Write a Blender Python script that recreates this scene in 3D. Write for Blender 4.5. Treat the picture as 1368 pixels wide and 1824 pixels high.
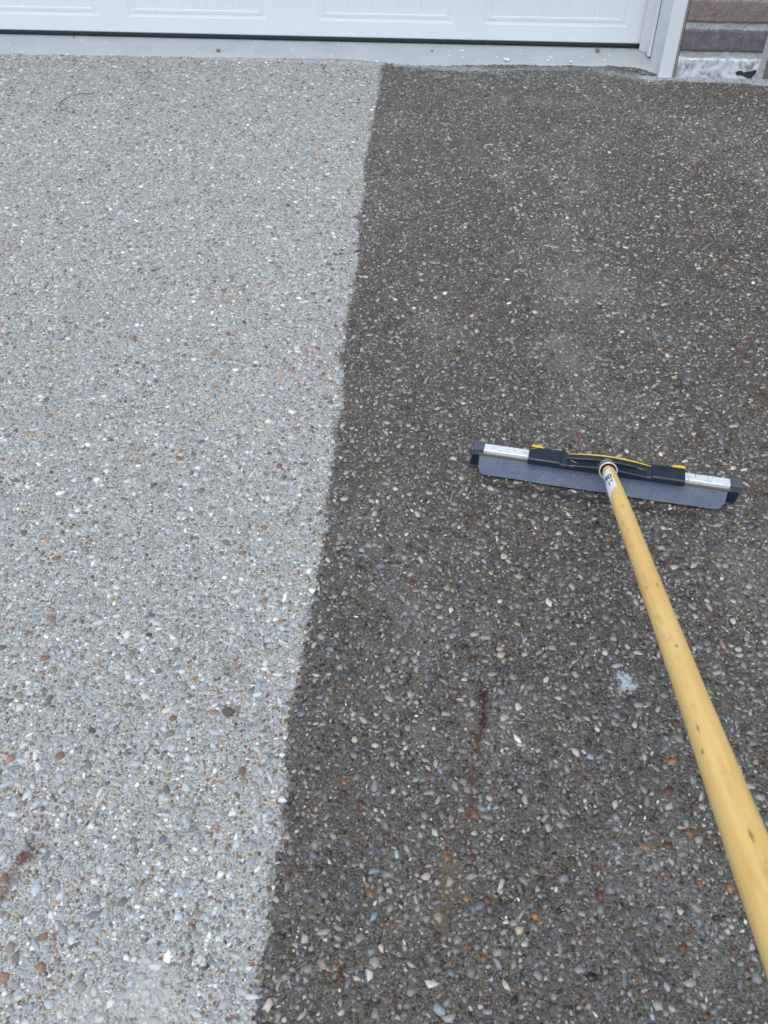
import bpy, bmesh, math, random
import numpy as np
from mathutils import Vector, Matrix, noise as mnoise
R = math.radians
scene = bpy.context.scene
for o in list(bpy.data.objects):
    bpy.data.objects.remove(o)
COL = scene.collection

# ------------------------------------------------------------------ camera
CAM_H, FPX, PITCH = 1.02, 1577.0, 45.0
cd = bpy.data.cameras.new('camera')
cam = bpy.data.objects.new('camera', cd); COL.objects.link(cam)
cam.location = (0, 0, CAM_H)
cam.rotation_euler = (R(90 - PITCH), 0, 0)
cd.sensor_fit = 'VERTICAL'; cd.sensor_height = 9.0; cd.sensor_width = 6.75
cd.lens = FPX / 1824 * 9.0
cd.clip_start = 0.02; cd.clip_end = 500
cd.dof.use_dof = True; cd.dof.focus_distance = 1.55; cd.dof.aperture_fstop = 3.2
scene.camera = cam

# ------------------------------------------------------------------ light
SUN_EL, SUN_AZ = 68.0, 200.0        # azimuth from +Y towards +X
w = bpy.data.worlds.new('World'); scene.world = w; w.use_nodes = True
nt = w.node_tree; nt.nodes.clear()
sky = nt.nodes.new('ShaderNodeTexSky'); sky.sky_type = 'NISHITA'; sky.sun_disc = False
sky.sun_elevation = R(SUN_EL); sky.sun_rotation = R(SUN_AZ)
sky.air_density = 1.0; sky.dust_density = 3.0; sky.ozone_density = 1.0
bg = nt.nodes.new('ShaderNodeBackground'); bg.inputs['Strength'].default_value = 0.15
wo = nt.nodes.new('ShaderNodeOutputWorld')
tint = nt.nodes.new('ShaderNodeMix'); tint.data_type = 'RGBA'; tint.blend_type = 'MULTIPLY'; tint.inputs[0].default_value = 1
tint.inputs[7].default_value = (.94, 1.01, 1.01, 1)
nt.links.new(sky.outputs[0], tint.inputs[6]); nt.links.new(tint.outputs[2], bg.inputs[0]); nt.links.new(bg.outputs[0], wo.inputs[0])
sd = bpy.data.lights.new('sun', 'SUN'); sd.energy = 0.50; sd.angle = R(45); sd.color = (1.0, 0.99, 0.90)
sun = bpy.data.objects.new('sun', sd); COL.objects.link(sun)
dirv = Vector((math.sin(R(SUN_AZ)) * math.cos(R(SUN_EL)), math.cos(R(SUN_AZ)) * math.cos(R(SUN_EL)), math.sin(R(SUN_EL))))
sun.rotation_euler = dirv.to_track_quat('Z', 'Y').to_euler()
sun.location = (0, 0, 8)
scene.view_settings.view_transform = 'Standard'; scene.view_settings.look = 'None'
scene.view_settings.gamma = 1; scene.view_settings.exposure = 0.77
scene.view_settings.use_curve_mapping = False

# ------------------------------------------------------------------ helpers
def mesh_obj(name, verts, faces, mats, parent=None, smooth=False, mi=None):
    me = bpy.data.meshes.new(name); me.from_pydata([tuple(v) for v in verts], [], faces)
    if not isinstance(mats, (list, tuple)): mats = [mats]
    for m in mats: me.materials.append(m)
    if mi is not None: me.polygons.foreach_set('material_index', mi)
    if smooth: me.polygons.foreach_set('use_smooth', [True] * len(me.polygons))
    me.update()
    o = bpy.data.objects.new(name, me); COL.objects.link(o)
    if parent: o.parent = parent
    return o
def bm_obj(name, bm, mats, parent=None, smooth=False):
    bmesh.ops.recalc_face_normals(bm, faces=bm.faces)
    me = bpy.data.meshes.new(name); bm.to_mesh(me); bm.free()
    if not isinstance(mats, (list, tuple)): mats = [mats]
    for m in mats: me.materials.append(m)
    if smooth:
        me.polygons.foreach_set('use_smooth', [True] * len(me.polygons))
    o = bpy.data.objects.new(name, me); COL.objects.link(o)
    if parent: o.parent = parent
    return o
def tag(o, label=None, cat=None, group=None, kind=None):
    if label: o['label'] = label
    if cat: o['category'] = cat
    if group: o['group'] = group
    if kind: o['kind'] = kind
    return o
def empty(name, loc, rz=0.0):
    o = bpy.data.objects.new(name, None); COL.objects.link(o)
    o.location = loc; o.rotation_euler = (0, 0, rz); o.empty_display_size = .1
    return o
def add_box(bm, x0, x1, y0, y1, z0, z1, bev=0.0, seg=2):
    vs = [bm.verts.new(p) for p in ((x0,y0,z0),(x1,y0,z0),(x1,y1,z0),(x0,y1,z0),(x0,y0,z1),(x1,y0,z1),(x1,y1,z1),(x0,y1,z1))]
    fs = [bm.faces.new([vs[i] for i in q]) for q in ((0,3,2,1),(4,5,6,7),(0,1,5,4),(1,2,6,5),(2,3,7,6),(3,0,4,7))]
    if bev:
        es = set(e for f in fs for e in f.edges)
        bmesh.ops.bevel(bm, geom=list(es), offset=bev, segments=seg, affect='EDGES', profile=.5)
def add_prism(bm, pts, x0, x1, bev=0.0):
    """polygon in (y,z) extruded along x"""
    a = [bm.verts.new((x0, p[0], p[1])) for p in pts]; b = [bm.verts.new((x1, p[0], p[1])) for p in pts]
    n = len(pts); fs = [bm.faces.new(a), bm.faces.new(b[::-1])]
    for i in range(n): fs.append(bm.faces.new([a[i], b[i], b[(i+1) % n], a[(i+1) % n]]))
    if bev:
        es = set(e for f in fs for e in f.edges)
        bmesh.ops.bevel(bm, geom=list(es), offset=bev, segments=2, affect='EDGES', profile=.5)
def frame_from(axis, up):
    z = axis.normalized(); x = (up - z * up.dot(z)).normalized(); y = z.cross(x)
    return x, y, z
def tube(name, pts, rad, mat, parent=None, sides=6, cap=True):
    verts, faces = [], []
    pts = [Vector(p) for p in pts]
    rad = rad if isinstance(rad, (list, tuple)) else [rad] * len(pts)
    for i, p in enumerate(pts):
        t = (pts[min(i+1, len(pts)-1)] - pts[max(i-1, 0)])
        x, y, z = frame_from(t, Vector((.13, .21, 1)))
        for k in range(sides):
            a = 2 * math.pi * k / sides
            verts.append(p + (x * math.cos(a) + y * math.sin(a)) * rad[i])
    for i in range(len(pts) - 1):
        for k in range(sides):
            k2 = (k + 1) % sides
            faces.append((i*sides+k, i*sides+k2, (i+1)*sides+k2, (i+1)*sides+k))
    if cap:
        faces.append(tuple(range(sides))[::-1]); faces.append(tuple((len(pts)-1)*sides+k for k in range(sides)))
    return mesh_obj(name, verts, faces, mat, parent, smooth=True)

class NT:
    def __init__(s, name):
        s.m = bpy.data.materials.new(name); s.m.use_nodes = True
        s.t = s.m.node_tree; s.t.nodes.clear()
        s.out = s.t.nodes.new('ShaderNodeOutputMaterial')
        s.b = s.t.nodes.new('ShaderNodeBsdfPrincipled'); s.t.links.new(s.b.outputs[0], s.out.inputs[0])
    def set(s, inp, v):
        if isinstance(v, bpy.types.NodeSocket): s.t.links.new(v, inp)
        elif v is not None:
            if hasattr(inp.default_value, '__len__') and not hasattr(v, '__len__'):
                v = [v] * len(inp.default_value)
            if hasattr(inp.default_value, '__len__') and len(inp.default_value) == 4 and len(v) == 3: v = (*v, 1)
            inp.default_value = v
    def pos(s):
        return s.t.nodes.new('ShaderNodeNewGeometry').outputs['Position']
    def objc(s):
        return s.t.nodes.new('ShaderNodeTexCoord').outputs['Object']
    def math(s, op, a, b=None, c=None, clamp=False):
        n = s.t.nodes.new('ShaderNodeMath'); n.operation = op; n.use_clamp = clamp
        s.set(n.inputs[0], a); s.set(n.inputs[1], b); s.set(n.inputs[2], c); return n.outputs[0]
    def vmath(s, op, a, b=None, sc=None):
        n = s.t.nodes.new('ShaderNodeVectorMath'); n.operation = op
        s.set(n.inputs[0], a); s.set(n.inputs[1], b)
        if sc is not None: s.set(n.inputs['Scale'], sc)
        return n.outputs['Value'] if op in ('LENGTH', 'DOT_PRODUCT', 'DISTANCE') else n.outputs[0]
    def noise(s, v, scale, detail=3, rough=.55, dist=0, color=False):
        n = s.t.nodes.new('ShaderNodeTexNoise'); s.set(n.inputs['Vector'], v)
        n.inputs['Scale'].default_value = scale; n.inputs['Detail'].default_value = detail
        n.inputs['Roughness'].default_value = rough; n.inputs['Distortion'].default_value = dist
        return n.outputs['Color' if color else 'Fac']
    def voro(s, v, scale, feat='F1', rnd=1.0):
        n = s.t.nodes.new('ShaderNodeTexVoronoi'); s.set(n.inputs['Vector'], v); n.feature = feat
        n.inputs['Scale'].default_value = scale; n.inputs['Randomness'].default_value = rnd
        return n
    def maprange(s, v, a, b, c=0., d=1., smooth=False):
        n = s.t.nodes.new('ShaderNodeMapRange'); s.set(n.inputs[0], v); n.clamp = True
        if smooth: n.interpolation_type = 'SMOOTHSTEP'
        for i, q in enumerate((a, b, c, d)): s.set(n.inputs[i+1], q)
        return n.outputs[0]
    def mix(s, f, a, b, mode='MIX'):
        n = s.t.nodes.new('ShaderNodeMix'); n.data_type = 'RGBA'; n.blend_type = mode
        s.set(n.inputs[0], f); s.set(n.inputs[6], a); s.set(n.inputs[7], b); return n.outputs[2]
    def ramp(s, v, stops, const=False):
        n = s.t.nodes.new('ShaderNodeValToRGB'); s.set(n.inputs[0], v)
        if const: n.color_ramp.interpolation = 'CONSTANT'
        e = n.color_ramp.elements
        while len(e) < len(stops): e.new(.5)
        for i, (p, c) in enumerate(stops): e[i].position = p; e[i].color = (*c, 1)
        return n.outputs[0]
    def scale(s, v, xyz):
        return s.vmath('MULTIPLY', v, xyz)
    def sep(s, v):
        n = s.t.nodes.new('ShaderNodeSeparateXYZ'); s.set(n.inputs[0], v); return n.outputs
    def comb(s, x, y, z):
        n = s.t.nodes.new('ShaderNodeCombineXYZ'); s.set(n.inputs[0], x); s.set(n.inputs[1], y); s.set(n.inputs[2], z); return n.outputs[0]
    def bump(s, h, dist, strength=1.0, normal=None):
        n = s.t.nodes.new('ShaderNodeBump'); s.set(n.inputs['Height'], h)
        n.inputs['Distance'].default_value = dist; n.inputs['Strength'].default_value = strength
        if normal is not None: s.t.links.new(normal, n.inputs['Normal'])
        return n.outputs[0]
    def fin(s, col, rough=.6, metal=0., normal=None, spec=.5):
        s.set(s.b.inputs['Base Color'], col); s.set(s.b.inputs['Roughness'], rough)
        s.set(s.b.inputs['Metallic'], metal); s.set(s.b.inputs['Specular IOR Level'], spec)
        if normal is not None: s.t.links.new(normal, s.b.inputs['Normal'])
        return s.m

# ------------------------------------------------------------------ wet / dry state of the driveway
WB = [(-.18,-1.0),(-0.16,0.0),(-0.137,0.281),(-0.137,0.31),(-0.134,0.336),(-0.134,0.355),(-0.131,0.388),(-0.132,0.413),(-0.127,0.433),(-0.125,0.445),(-0.123,0.476),(-0.126,0.513),(-0.125,0.523),(-0.127,0.569),(-0.129,0.617),(-0.124,0.665),(-0.119,0.695),(-0.117,0.737),(-0.112,0.781),(-0.109,0.826),(-0.103,0.877),(-0.099,0.92),(-0.098,0.959),(-0.091,0.997),(-0.097,1.036),(-0.094,1.092),(-0.092,1.118),(-0.088,1.149),(-0.081,1.188),(-0.091,1.214),(-0.089,1.242),(-0.077,1.296),(-0.079,1.35),(-0.081,1.408),(-0.089,1.436),(-0.083,1.474),(-0.081,1.56),(-0.073,1.661),(-0.066,1.751),(-0.059,1.83),(-0.062,1.918),(-0.067,2.041),(-0.05,2.175),(-0.055,2.321),(-0.049,2.381),(-0.024,2.778),(-0.011,3.006),(0.0,3.2),(.02,3.6)]
WBX = np.array([p[0] for p in WB]); WBY = np.array([p[1] for p in WB])
CY0, CY1, CX0, CX1 = 0.0, 3.4, -0.2, 0.05
# stains on the concrete and painted blade shade: (start, end, radius, colour, strength)
STAINS_SHADE = [((.134,.674),(.129,.622),.0052,(.050,.014,.012),1.0), ((.129,.622),(.118,.590),.0035,(.055,.018,.014),.8), ((.122,.592),(.110,.545),.0042,(.075,.026,.018),.6),
          ((.110,.545),(.098,.470),.005,(.09,.035,.025),.5),
          ((-.417,.461),(-.425,.446),.010,(.06,.018,.012),.75), ((-.425,.446),(-.437,.395),.008,(.13,.055,.035),.6),
          ((.075,.43),(.065,.365),.014,(.14,.10,.05),.45),
          ((.328,.697),(.330,.686),.010,(.46,.50,.53),.9),
          ((-.25,.315),(-.235,.285),.026,(.50,.49,.46),.45), ((-.31,.285),(-.25,.275),.03,(.48,.47,.44),.35),
          ((.05,3.100),(.30,3.055),.022,(.42,.45,.47),.6), ((.30,3.055),(.62,3.070),.016,(.36,.38,.39),.45),
          ((.70,3.05),(.86,2.955),.026,(.36,.37,.37),.55), ((-.6,3.16),(0,3.11),.012,(.50,.53,.55),.5), ((.45,2.78),(.62,2.77),.03,(.25,.245,.235),.3),
          ((.36,1.50),(.372,1.44),.045,(.24,.235,.225),.28), ((.39,1.66),(.42,1.72),.05,(.22,.215,.205),.22), ((.14,.80),(.15,.78),.012,(.22,.21,.19),.3),
          ((.172,1.086),(.50,1.010),.009,(.022,.020,.019),.75),  # near-black strip: shade under the blade front painted into the ground colour
          ((.052,.62),(.045,.60),.014,(.22,.21,.19),.3),
          ((-.22,.72),(-.20,.70),.012,(.10,.09,.08),.35)]
def surface_state(s, P, wet, dry, wetk=.52, wetg=1.55, stain_shade_scale=1.0):
    """dry colour, wetness 0..1 -> colour that soaks darker and richer, with stains and painted blade shade"""
    patch = s.noise(s.scale(P, (1., .55, 1.)), 3.3, 4, .6)
    patch2 = s.noise(P, 21, 3, .6)
    dryness = s.math('MULTIPLY', s.maprange(patch, .50, .72), .24)
    dryness = s.math('ADD', dryness, s.math('MULTIPLY', s.maprange(patch2, .55, .8), .16))
    xyz = s.sep(P)
    w_ = s.math('MULTIPLY', wet, s.math('SUBTRACT', 1.0, dryness))
    g = s.t.nodes.new('ShaderNodeGamma'); s.set(g.inputs[0], dry); g.inputs[1].default_value = wetg
    wc = s.mix(1.0, g.outputs[0], (wetk * 1.03, wetk * .94, wetk * .86), 'MULTIPLY')
    col = s.mix(w_, dry, wc)
    nz = s.noise(P, 160, 3, .7); nz2 = s.noise(P, 45, 2, .5)
    for (a, b, r, c, k) in STAINS_SHADE:
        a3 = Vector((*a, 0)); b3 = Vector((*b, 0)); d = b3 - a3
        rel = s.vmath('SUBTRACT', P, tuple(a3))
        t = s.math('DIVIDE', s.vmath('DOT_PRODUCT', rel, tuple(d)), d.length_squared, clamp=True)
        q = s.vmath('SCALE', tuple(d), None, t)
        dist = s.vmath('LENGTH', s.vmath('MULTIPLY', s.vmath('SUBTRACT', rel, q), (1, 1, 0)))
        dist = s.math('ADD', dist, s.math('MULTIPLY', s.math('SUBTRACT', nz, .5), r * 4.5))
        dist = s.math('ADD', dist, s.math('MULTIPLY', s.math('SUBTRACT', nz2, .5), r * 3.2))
        mk = s.math('MULTIPLY', s.maprange(dist, r * .35, r * 1.3, 1, 0, True), k * stain_shade_scale)
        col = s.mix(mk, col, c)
    return col, w_

def ground_material():
    s = NT('exposed_aggregate_matrix'); P0 = s.pos()
    wob = s.vmath('SUBTRACT', s.noise(P0, 60, 2, .5, color=True), (.5, .5, .5))
    P = s.vmath('ADD', P0, s.vmath('SCALE', wob, None, .006))
    P = s.vmath('MULTIPLY', P, (1, 1, 0))
    # --- dry cement paste with sand grains
    sand = s.voro(P, 620); sandv = s.sep(sand.outputs['Color'])
    base = s.mix(s.noise(P, 7, 4, .6), (.37, .365, .325), (.47, .46, .41))
    grain = s.ramp(sandv[0], [(0, (.13, .12, .11)), (.16, (.42, .42, .41)), (.5, (.88, .88, .86)), (.8, (1.10, 1.09, 1.06)), (1, (1.45, 1.43, 1.38))])
    base = s.mix(.85, base, grain, 'MULTIPLY')
    fine = s.noise(P, 420, 3, .75)
    base = s.mix(s.maprange(fine, .3, .42, .75, 0), base, (.12, .11, .10))
    # --- small flush stones, two sizes
    STN = [(0, (.13,.12,.115)), (.07, (.26,.13,.08)), (.15, (.20,.19,.175)), (.24, (.27,.30,.35)), (.42, (.40,.42,.45)), (.62, (.36,.38,.41)), (.76, (.52,.52,.53)), (.90, (.44,.34,.24)), (.93, (.74,.74,.74))]
    last = None
    for sc, th, pres in ((330, .40, .35), (190, .43, .45)):
        v = s.voro(P, sc); rc = s.sep(v.outputs['Color'])
        m = s.math('MULTIPLY', s.maprange(v.outputs['Distance'], th, th + .07, 1, 0), s.math('GREATER_THAN', rc[1], pres))
        stone = s.ramp(rc[0], STN, True)
        edge = s.maprange(v.outputs['Distance'], th - .02, th + .10, 0, 1)
        halo = s.math('MULTIPLY', s.math('MULTIPLY', s.maprange(v.outputs['Distance'], th + .04, th + .16, 1, 0), s.math('GREATER_THAN', rc[1], pres)), .35)
        base = s.mix(halo, base, (.14, .13, .12))  # dark ring round each stone: crevice shade painted into the matrix colour
        base = s.mix(m, base, stone); last = (v, m)
    # --- wet edge, snapped to grains so that it is ragged
    cell = s.voro(P0, 130); cp = cell.outputs['Position']
    q = s.sep(cp); qn = s.noise(cp, 26, 3, .6)
    fc = s.t.nodes.new('ShaderNodeFloatCurve'); cu = fc.mapping.curves[0]
    pts = [(p[1], p[0]) for p in WB if CY0 < p[1] < CY1]
    pts = [(CY0, -.16)] + pts + [(CY1, .01)]
    cu.points[0].location = (0, (pts[0][1] - CX0) / (CX1 - CX0)); cu.points[1].location = (1, (pts[-1][1] - CX0) / (CX1 - CX0))
    for (yy, xx) in pts[1:-1]: cu.points.new((yy - CY0) / (CY1 - CY0), (xx - CX0) / (CX1 - CX0))
    for p_ in cu.points: p_.handle_type = 'VECTOR'
    fc.mapping.update()
    s.set(fc.inputs['Value'], s.math('DIVIDE', q[1], CY1 - CY0))
    bx = s.math('ADD', s.math('MULTIPLY', fc.outputs[0], CX1 - CX0), CX0)
    dx = s.math('SUBTRACT', q[0], bx)
    dx = s.math('ADD', dx, s.math('MULTIPLY', s.math('SUBTRACT', qn, .5), .018))
    wet = s.maprange(dx, -.003, .006)
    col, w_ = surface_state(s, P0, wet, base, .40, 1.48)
    hgt = s.math('ADD', s.math('MULTIPLY', last[1], .6), s.math('ADD', s.math('MULTIPLY', sandv[1], .35), s.math('MULTIPLY', fine, .9)))
    nrm = s.bump(hgt, .0011, .9)
    rough = s.maprange(w_, 0, 1, .88, .50)
    return s.fin(col, rough, 0, nrm, .35)

def stone_material():
    s = NT('aggregate_stone'); P = s.pos()
    a = s.t.nodes.new('ShaderNodeAttribute'); a.attribute_name = 'col'
    dry = a.outputs['Color']
    mott = s.noise(P, 330, 3, .7)
    dry = s.mix(.55, dry, s.ramp(mott, [(.15, (.48, .48, .48)), (.5, (.93, .93, .93)), (.85, (1.38, 1.36, 1.33))]), 'MULTIPLY')
    dust = s.noise(P, 900, 2, .6)
    dry = s.mix(s.maprange(dust, .50, .72, 0, .45), dry, (.42, .41, .38))
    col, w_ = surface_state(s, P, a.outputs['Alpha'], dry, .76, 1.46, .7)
    nrm = s.bump(mott, .0004, .7)
    return s.fin(col, s.maprange(w_, 0, 1, .75, .36), 0, nrm, .45)

M_GROUND = ground_material(); M_STONE = stone_material()

# ------------------------------------------------------------------ driveway sheet
S = 60.
drv = mesh_obj('driveway', [(-S,-S,0),(S,-S,0),(S,S,0),(-S,S,0)], [(0,1,2,3)], M_GROUND)
tag(drv, kind='structure')

# house frame: origin at the foot of the door's right edge, x along the house, -y towards the drive
HO = Vector((.865, 3.232, 0)); HYAW = R(-3.9)
HC, HS = math.cos(HYAW), math.sin(HYAW)
def house_local(x, y):
    dx, dy = x - HO.x, y - HO.y
    return dx * HC + dy * HS, -dx * HS + dy * HC
def house_world(bx, by, z=0):
    return Vector((HO.x + bx * HC - by * HS, HO.y + bx * HS + by * HC, z))
APRON = [(-6.,-.165),(-2.16,-.172),(-1.58,-.160),(-1.3,-.155),(-1.02,-.143),(-.93,-.150),(-.84,-.172),(-.78,-.186),(-.66,-.188),(-.58,-.172),(-.45,-.160),(-.28,-.158),(-.10,-.152),(-.03,-.158),(-.005,-.175),(.02,-.212)]
def apron_front(bx):
    return float(np.interp(bx, [p[0] for p in APRON], [p[1] for p in APRON])) + .010 * mnoise.noise(Vector((bx * 14, 3, 0))) + .006 * mnoise.noise(Vector((bx * 60, 9, 0))) + (.014 * mnoise.noise(Vector((bx * 90, 2, 0))) if bx > -.09 or -.9 < bx < -.6 else 0)

# ------------------------------------------------------------------ embedded stones (uncountable aggregate)
rng = np.random.default_rng(11)
def make_stones():
    K = 230000
    # candidate positions in the strip of drive in view (plus a margin)
    ys = rng.uniform(0.10, 3.22, K * 3)
    half = .52 + ys * .36
    keep = rng.uniform(0, 1, len(ys)) < half / 1.68
    ys = ys[keep][:K]; half = half[keep][:K]; n = len(ys)
    xs = rng.uniform(-1, 1, n) * half
    u = rng.uniform(0, 1, n)
    r = .00165 * (1 - u * .985) ** (-.40)              # power law, mean radius
    big = rng.uniform(0, 1, n) < .10
    r = np.where(big, .0024 + rng.gamma(1.6, .00055, n), r)
    r = np.clip(r, .0014, .0064)
    order = np.argsort(-r); xs, ys, r = xs[order], ys[order], r[order]
    # keep off the smooth apron
    lx = (xs - HO.x) * HC + (ys - HO.y) * HS; ly = -(xs - HO.x) * HS + (ys - HO.y) * HC
    af = np.interp(lx, [p[0] for p in APRON], [p[1] for p in APRON])
    ok = (ly < af - .004) & ~((lx > .0) & (ly > -.27))
    xs, ys, r = xs[ok], ys[ok], r[ok]
    CS = .008; grid = {}; sel = []
    X = xs.tolist(); Y = ys.tolist(); Rr = r.tolist()
    for i in range(len(X)):
        x, y, q = X[i], Y[i], Rr[i]
        cx, cy = int(x // CS), int(y // CS); bad = False
        for gx in (cx-1, cx, cx+1):
            for gy in (cy-1, cy, cy+1):
                for (x2, y2, q2) in grid.get((gx, gy), ()):
                    dd = (x - x2) ** 2 + (y - y2) ** 2; lim = (q + q2) * .86
                    if dd < lim * lim: bad = True; break
                if bad: break
            if bad: break
        if bad: continue
        grid.setdefault((cx, cy), []).append((x, y, q)); sel.append(i)
    xs, ys, r = xs[sel], ys[sel], r[sel]; n = len(xs)
    print('stones', n)
    pal = np.array([(.30,.32,.345),(.365,.38,.40),(.47,.47,.465),(.66,.67,.65),(.39,.395,.40),(.14,.15,.17),(.21,.11,.07),(.38,.22,.12),(.21,.18,.15),(.42,.455,.44),(.33,.40,.48),(.50,.46,.40),(.54,.545,.52),(.055,.058,.065)])
    wl = np.array([.21,.21,.13,.028,.11,.05,.028,.012,.065,.045,.035,.035,.06,.010])   # large
    ws = np.array([.16,.16,.11,.032,.07,.07,.115,.035,.13,.03,.03,.04,.06,.03])   # small
    cl = rng.choice(len(pal), n, p=wl / wl.sum()); cs = rng.choice(len(pal), n, p=ws / ws.sum())
    ci = np.where(r > .0030, cl, cs)
    col = pal[ci] * np.clip(np.exp(rng.normal(-.03, .27, (n, 1))), .5, 1.5) * rng.uniform(.96, 1.04, (n, 3))
    bxs = np.interp(ys, WBY, WBX)
    wet = np.clip((xs - bxs + rng.normal(0, .0035, n) + .002) / .005, 0, 1)
    NS = 6
    ang = (np.arange(NS)[None, :] + rng.uniform(-.42, .42, (n, NS))) / NS * 2 * np.pi
    rad = rng.uniform(.60, 1.20, (n, NS))
    isround = np.isin(ci, (6, 7, 8)); rad = np.where(isround[:, None], 1 + (rad - .92) * .55, rad)
    asp = np.where(isround, rng.uniform(1, 1.6, n), 1 + rng.gamma(1.8, .34, n)); asp = np.clip(asp, 1, 2.6)
    th = rng.uniform(0, np.pi, n)
    px = np.cos(ang) * rad * (r * np.sqrt(asp))[:, None]; py = np.sin(ang) * rad * (r / np.sqrt(asp))[:, None]
    ct, st = np.cos(th)[:, None], np.sin(th)[:, None]
    qx = px * ct - py * st; qy = px * st + py * ct
    h = np.clip(rng.uniform(.18, .60, n) * r, .0004, .0021)
    tx, ty = rng.normal(0, .07, n), rng.normal(0, .07, n)
    V = np.zeros((n, NS * 2, 3))
    inset = rng.uniform(.76, .93, (n, 1))
    V[:, :NS, 0] = xs[:, None] + qx; V[:, :NS, 1] = ys[:, None] + qy; V[:, :NS, 2] = -.0006
    V[:, NS:, 0] = xs[:, None] + qx * inset; V[:, NS:, 1] = ys[:, None] + qy * inset
    V[:, NS:, 2] = np.maximum(h[:, None] + tx[:, None] * qx + ty[:, None] * qy, .00012)
    nv = n * NS * 2
    me = bpy.data.meshes.new('embedded_aggregate')
    me.vertices.add(nv); me.vertices.foreach_set('co', V.reshape(-1).astype(np.float32))
    i0 = np.arange(NS); i1 = (i0 + 1) % NS
    quads = np.stack([i0, i1, i1 + NS, i0 + NS], 1).reshape(-1)
    loop1 = np.concatenate([quads, np.arange(NS) + NS]); LP = len(loop1)
    loops = (loop1[None, :] + (np.arange(n) * NS * 2)[:, None]).reshape(-1)
    starts1 = np.concatenate([np.arange(NS) * 4, [NS * 4]])
    starts = (starts1[None, :] + (np.arange(n) * LP)[:, None]).reshape(-1)
    me.loops.add(len(loops)); me.loops.foreach_set('vertex_index', loops.astype(np.int32))
    me.polygons.add(len(starts)); me.polygons.foreach_set('loop_start', starts.astype(np.int32))
    me.update(calc_edges=True)
    at = me.color_attributes.new('col', 'FLOAT_COLOR', 'POINT')
    c4 = np.ones((n, NS * 2, 4)); c4[:, :, :3] = col[:, None, :]; c4[:, :, 3] = wet[:, None]
    at.data.foreach_set('color', c4.reshape(-1).astype(np.float32))
    me.materials.append(M_STONE)
    o = bpy.data.objects.new('embedded_aggregate', me); COL.objects.link(o)
    tag(o, 'mixed grey, white and rust coloured stones set flush in the driveway concrete', 'aggregate', kind='stuff')
make_stones()

# ------------------------------------------------------------------ smooth concrete apron under the door
def m_apron():
    s = NT('trowelled_concrete'); P = s.pos()
    c = s.mix(s.noise(P, 9, 5, .6), (.34, .375, .39), (.50, .53, .545))
    c = s.mix(s.maprange(s.noise(P, 40, 4, .7), .6, .75, 0, .4), c, (.60, .63, .64))
    c = s.mix(s.maprange(s.noise(P, 130, 4, .7), .62, .72, 0, .7), c, (.20, .20, .20))
    v = s.voro(P, 45); rc = s.sep(v.outputs['Color'])
    sp = s.math('MULTIPLY', s.maprange(v.outputs['Distance'], .10, .2, 1, 0), s.math('GREATER_THAN', rc[0], .86))
    c = s.mix(sp, c, (.82, .84, .82))
    n = s.bump(s.noise(P, 120, 5, .7), .0016, .8)
    return s.fin(c, .8, 0, n, .3)
M_APRON = m_apron()
def make_apron():
    xs = np.arange(-5.4, .030, .006); verts = []; faces = []
    rows = [0, .004, .012, .035, 1]
    for bx in xs:
        f = apron_front(bx)
        rag = .008 * mnoise.noise(Vector((bx * 170, 1, 0))) + .006 * mnoise.noise(Vector((bx * 55, 7, 0)))
        hh = .0045 + .0012 * mnoise.noise(Vector((bx * 30, 5, 0)))
        for k, (dy, z) in enumerate(((rag, -.001), (.003 + rag, hh * .7), (.012, hh), (.06, hh + .001))):
            verts.append((bx, f + dy, z))
        verts.append((bx, .0, .007)); verts.append((bx, .35, .007))
    W = 6
    for i in range(len(xs) - 1):
        for k in range(W - 1):
            a = i * W + k; faces.append((a, a + W, a + W + 1, a + 1))
    o = mesh_obj('concrete_apron', verts, faces, M_APRON, smooth=True)
    o.location = HO; o.rotation_euler = (0, 0, HYAW)
    tag(o, kind='structure')
make_apron()

# ------------------------------------------------------------------ garage door
def m_paint(name, col, rough=.42, grain=0.0, dirt=.0):
    s = NT(name); P = s.objc()
    c = s.mix(s.noise(P, 5, 3), col, tuple(v * .96 for v in col))
    if dirt:
        d = s.noise(P, 22, 5, .7)
        c = s.mix(s.maprange(d, .58, .78, 0, dirt), c, (.45, .42, .36))
    n = None
    if grain:
        g = s.noise(s.scale(P, (16, 16, 260)), 1.0, 5, .7, .4)
        g2 = s.noise(s.scale(P, (60, 60, 500)), 1.0, 3, .6)
        n = s.bump(s.math('ADD', g, s.math('MULTIPLY', g2, .5)), .0011 * grain, .6)
    return s.fin(c, rough, 0, n, .4)
M_DOOR = m_paint('white_embossed_steel', (.80, .82, .84), .45, 1.0)
M_TRIM = m_paint('white_trim_paint', (.76, .77, .78), .45, 0, .12)
M_STRIPW = m_paint('aged_white_vinyl', (.74, .72, .68), .5, 0, .25)
s = NT('black_rubber'); M_RUBBER = s.fin(s.mix(s.noise(s.objc(), 40, 3), (.012, .016, .018), (.035, .045, .045)), .45)

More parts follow.
